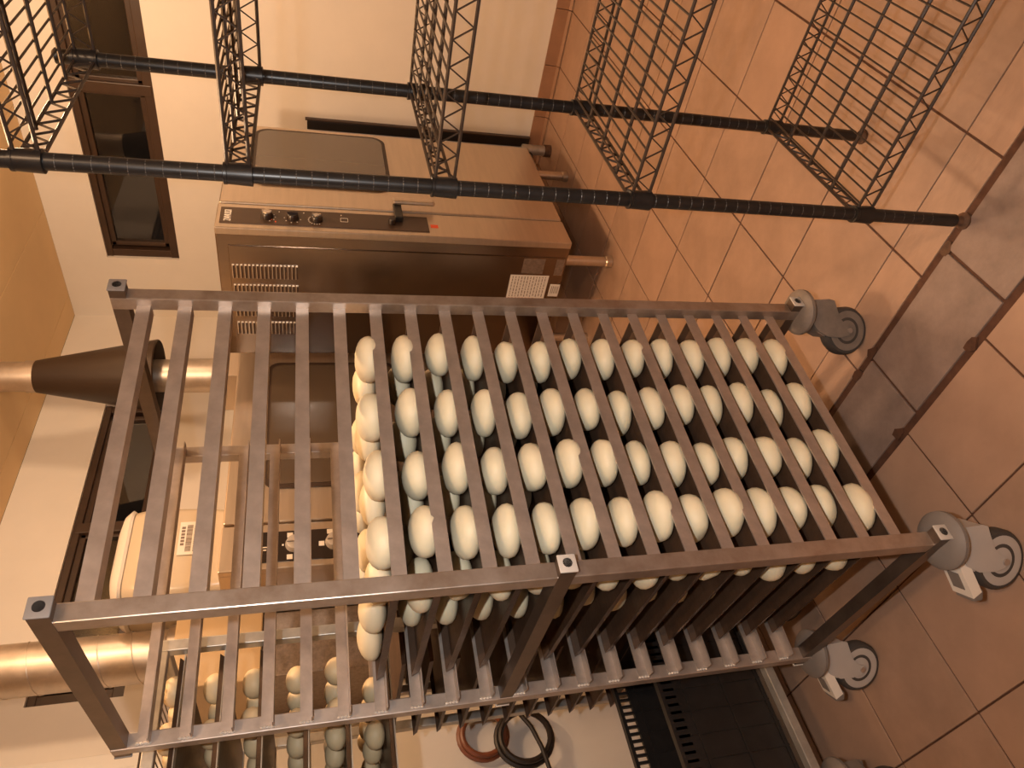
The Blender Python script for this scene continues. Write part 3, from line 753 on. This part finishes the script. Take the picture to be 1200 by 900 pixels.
M().path([(0.82, YB - 0.06, 0.98), (0.80, YB - 0.07, 0.86), (0.77, YB - 0.08, 0.74), (0.765, YB - 0.08, 0.64)], 0.020, 10).build('pipe', m_hoseblk, hp, True)
bs = M().path([(HX2 + 0.14, CY - 0.105, HZ2 + 0.075), (HX2 + 0.09, CY - 0.108, HZ2 + 0.022), (HX2 + 0.02, CY - 0.108, HZ2 - 0.022), (HX2 - 0.06, CY - 0.105, HZ2 - 0.048), (HX2 - 0.18, CY - 0.09, HZ2 - 0.07)], 0.009, 8).build('cable', m_hoseblk, None, True)
tag(bs, 'thin black cable crossing the black hose coil', 'cable')

# ------------------------------------------------------------------ black wire shelving (right)
SA, SB, SY0, SY1 = 0.532, 0.948, -0.405, -1.319
ws = thing('wire_shelving', 'black epoxy wire shelving unit with grooved posts, empty, at picture top', 'shelf', (0, 0, 0))
gz = M().lathe([(0.0137, -0.0009), (0.0141, 0), (0.0137, 0.0009)], (0, 0, 0), 14).mesh('groove_ring', m_ringm, True)
pm = M().tube((0, 0, 0.03), (0, 0, 1.862), 0.0138, 18).mesh('post', m_black, True)
ft = M().lathe([(0.019, 0.0), (0.019, 0.006), (0.011, 0.012), (0.008, 0.035), (0.0135, 0.035), (0.0135, 0.055)], n=14).mesh('levelling_foot', m_rust, True)
capm = M().lathe([(0.0145, 1.858), (0.0150, 1.866), (0.010, 1.871), (0.001, 1.872)], n=14).mesh('post_cap', m_plastic, True)
for (x, y) in ((SA, SY0), (SB, SY0), (SA, SY1), (SB, SY1)):
    p_ = link('post', pm, ws, None, (x, y, 0))
    
    if y == SY0:
        for i in range(70): link('groove_ring', gz, p_, None, (0, 0, 0.10 + i * 0.0254))
    link('levelling_foot', ft, p_); link('post_cap', capm, p_)
cm = M().lathe([(0.0150, -0.023), (0.0190, -0.022), (0.0172, 0.017), (0.0180, 0.018), (0.0180, 0.023), (0.0150, 0.024)], n=18).mesh('collar', m_black, True)
wire = M().tube((SA, 0, 0), (SB, 0, 0), 0.0021, 6).mesh('wire', m_wire)
rod = M().tube((0, SY0, 0), (0, SY1, 0), 0.0036, 6).mesh('rod', m_wire)
def truss(p, q, n):
    p = Vector(p); q = Vector(q); o = M(); pts = []
    o.tube(p + Vector((0, 0, 0.017)), q + Vector((0, 0, 0.017)), 0.0033, 6); o.tube(p - Vector((0, 0, 0.017)), q - Vector((0, 0, 0.017)), 0.0033, 6)
    for i in range(n * 2 + 1):
        t = i / (n * 2); pts.append(p.lerp(q, t) + Vector((0, 0, 0.0155 if i % 2 == 0 else -0.0155)))
    o.path(pts, 0.0024, 5)
    return o.mesh('truss_rim', m_wire, True)
t1 = truss((SA, SY0, 0), (SA, SY1, 0), 22); t2 = truss((SB, SY0, 0), (SB, SY1, 0), 22)
t3 = truss((SA, SY0, 0), (SB, SY0, 0), 10); t4 = truss((SA, SY1, 0), (SB, SY1, 0), 10)
for z in (1.815, 1.512, 1.170, 0.791, 0.276):
    s_ = link('wire_shelf', None, ws, None, (0, 0, z))
    for t_ in (t1, t2, t3, t4): link('truss_rim', t_, s_)
    for (x, y) in ((SA, SY0), (SB, SY0), (SA, SY1), (SB, SY1)): link('collar', cm, s_, None, (x, y, 0))
    for i in range(1, 4): link('rod', rod, s_, None, (SA + (SB - SA) * i / 4, 0, 0.013))
    for i in range(1, 36): link('wire', wire, s_, None, (0, SY0 + (SY1 - SY0) * i / 36, 0.0182))
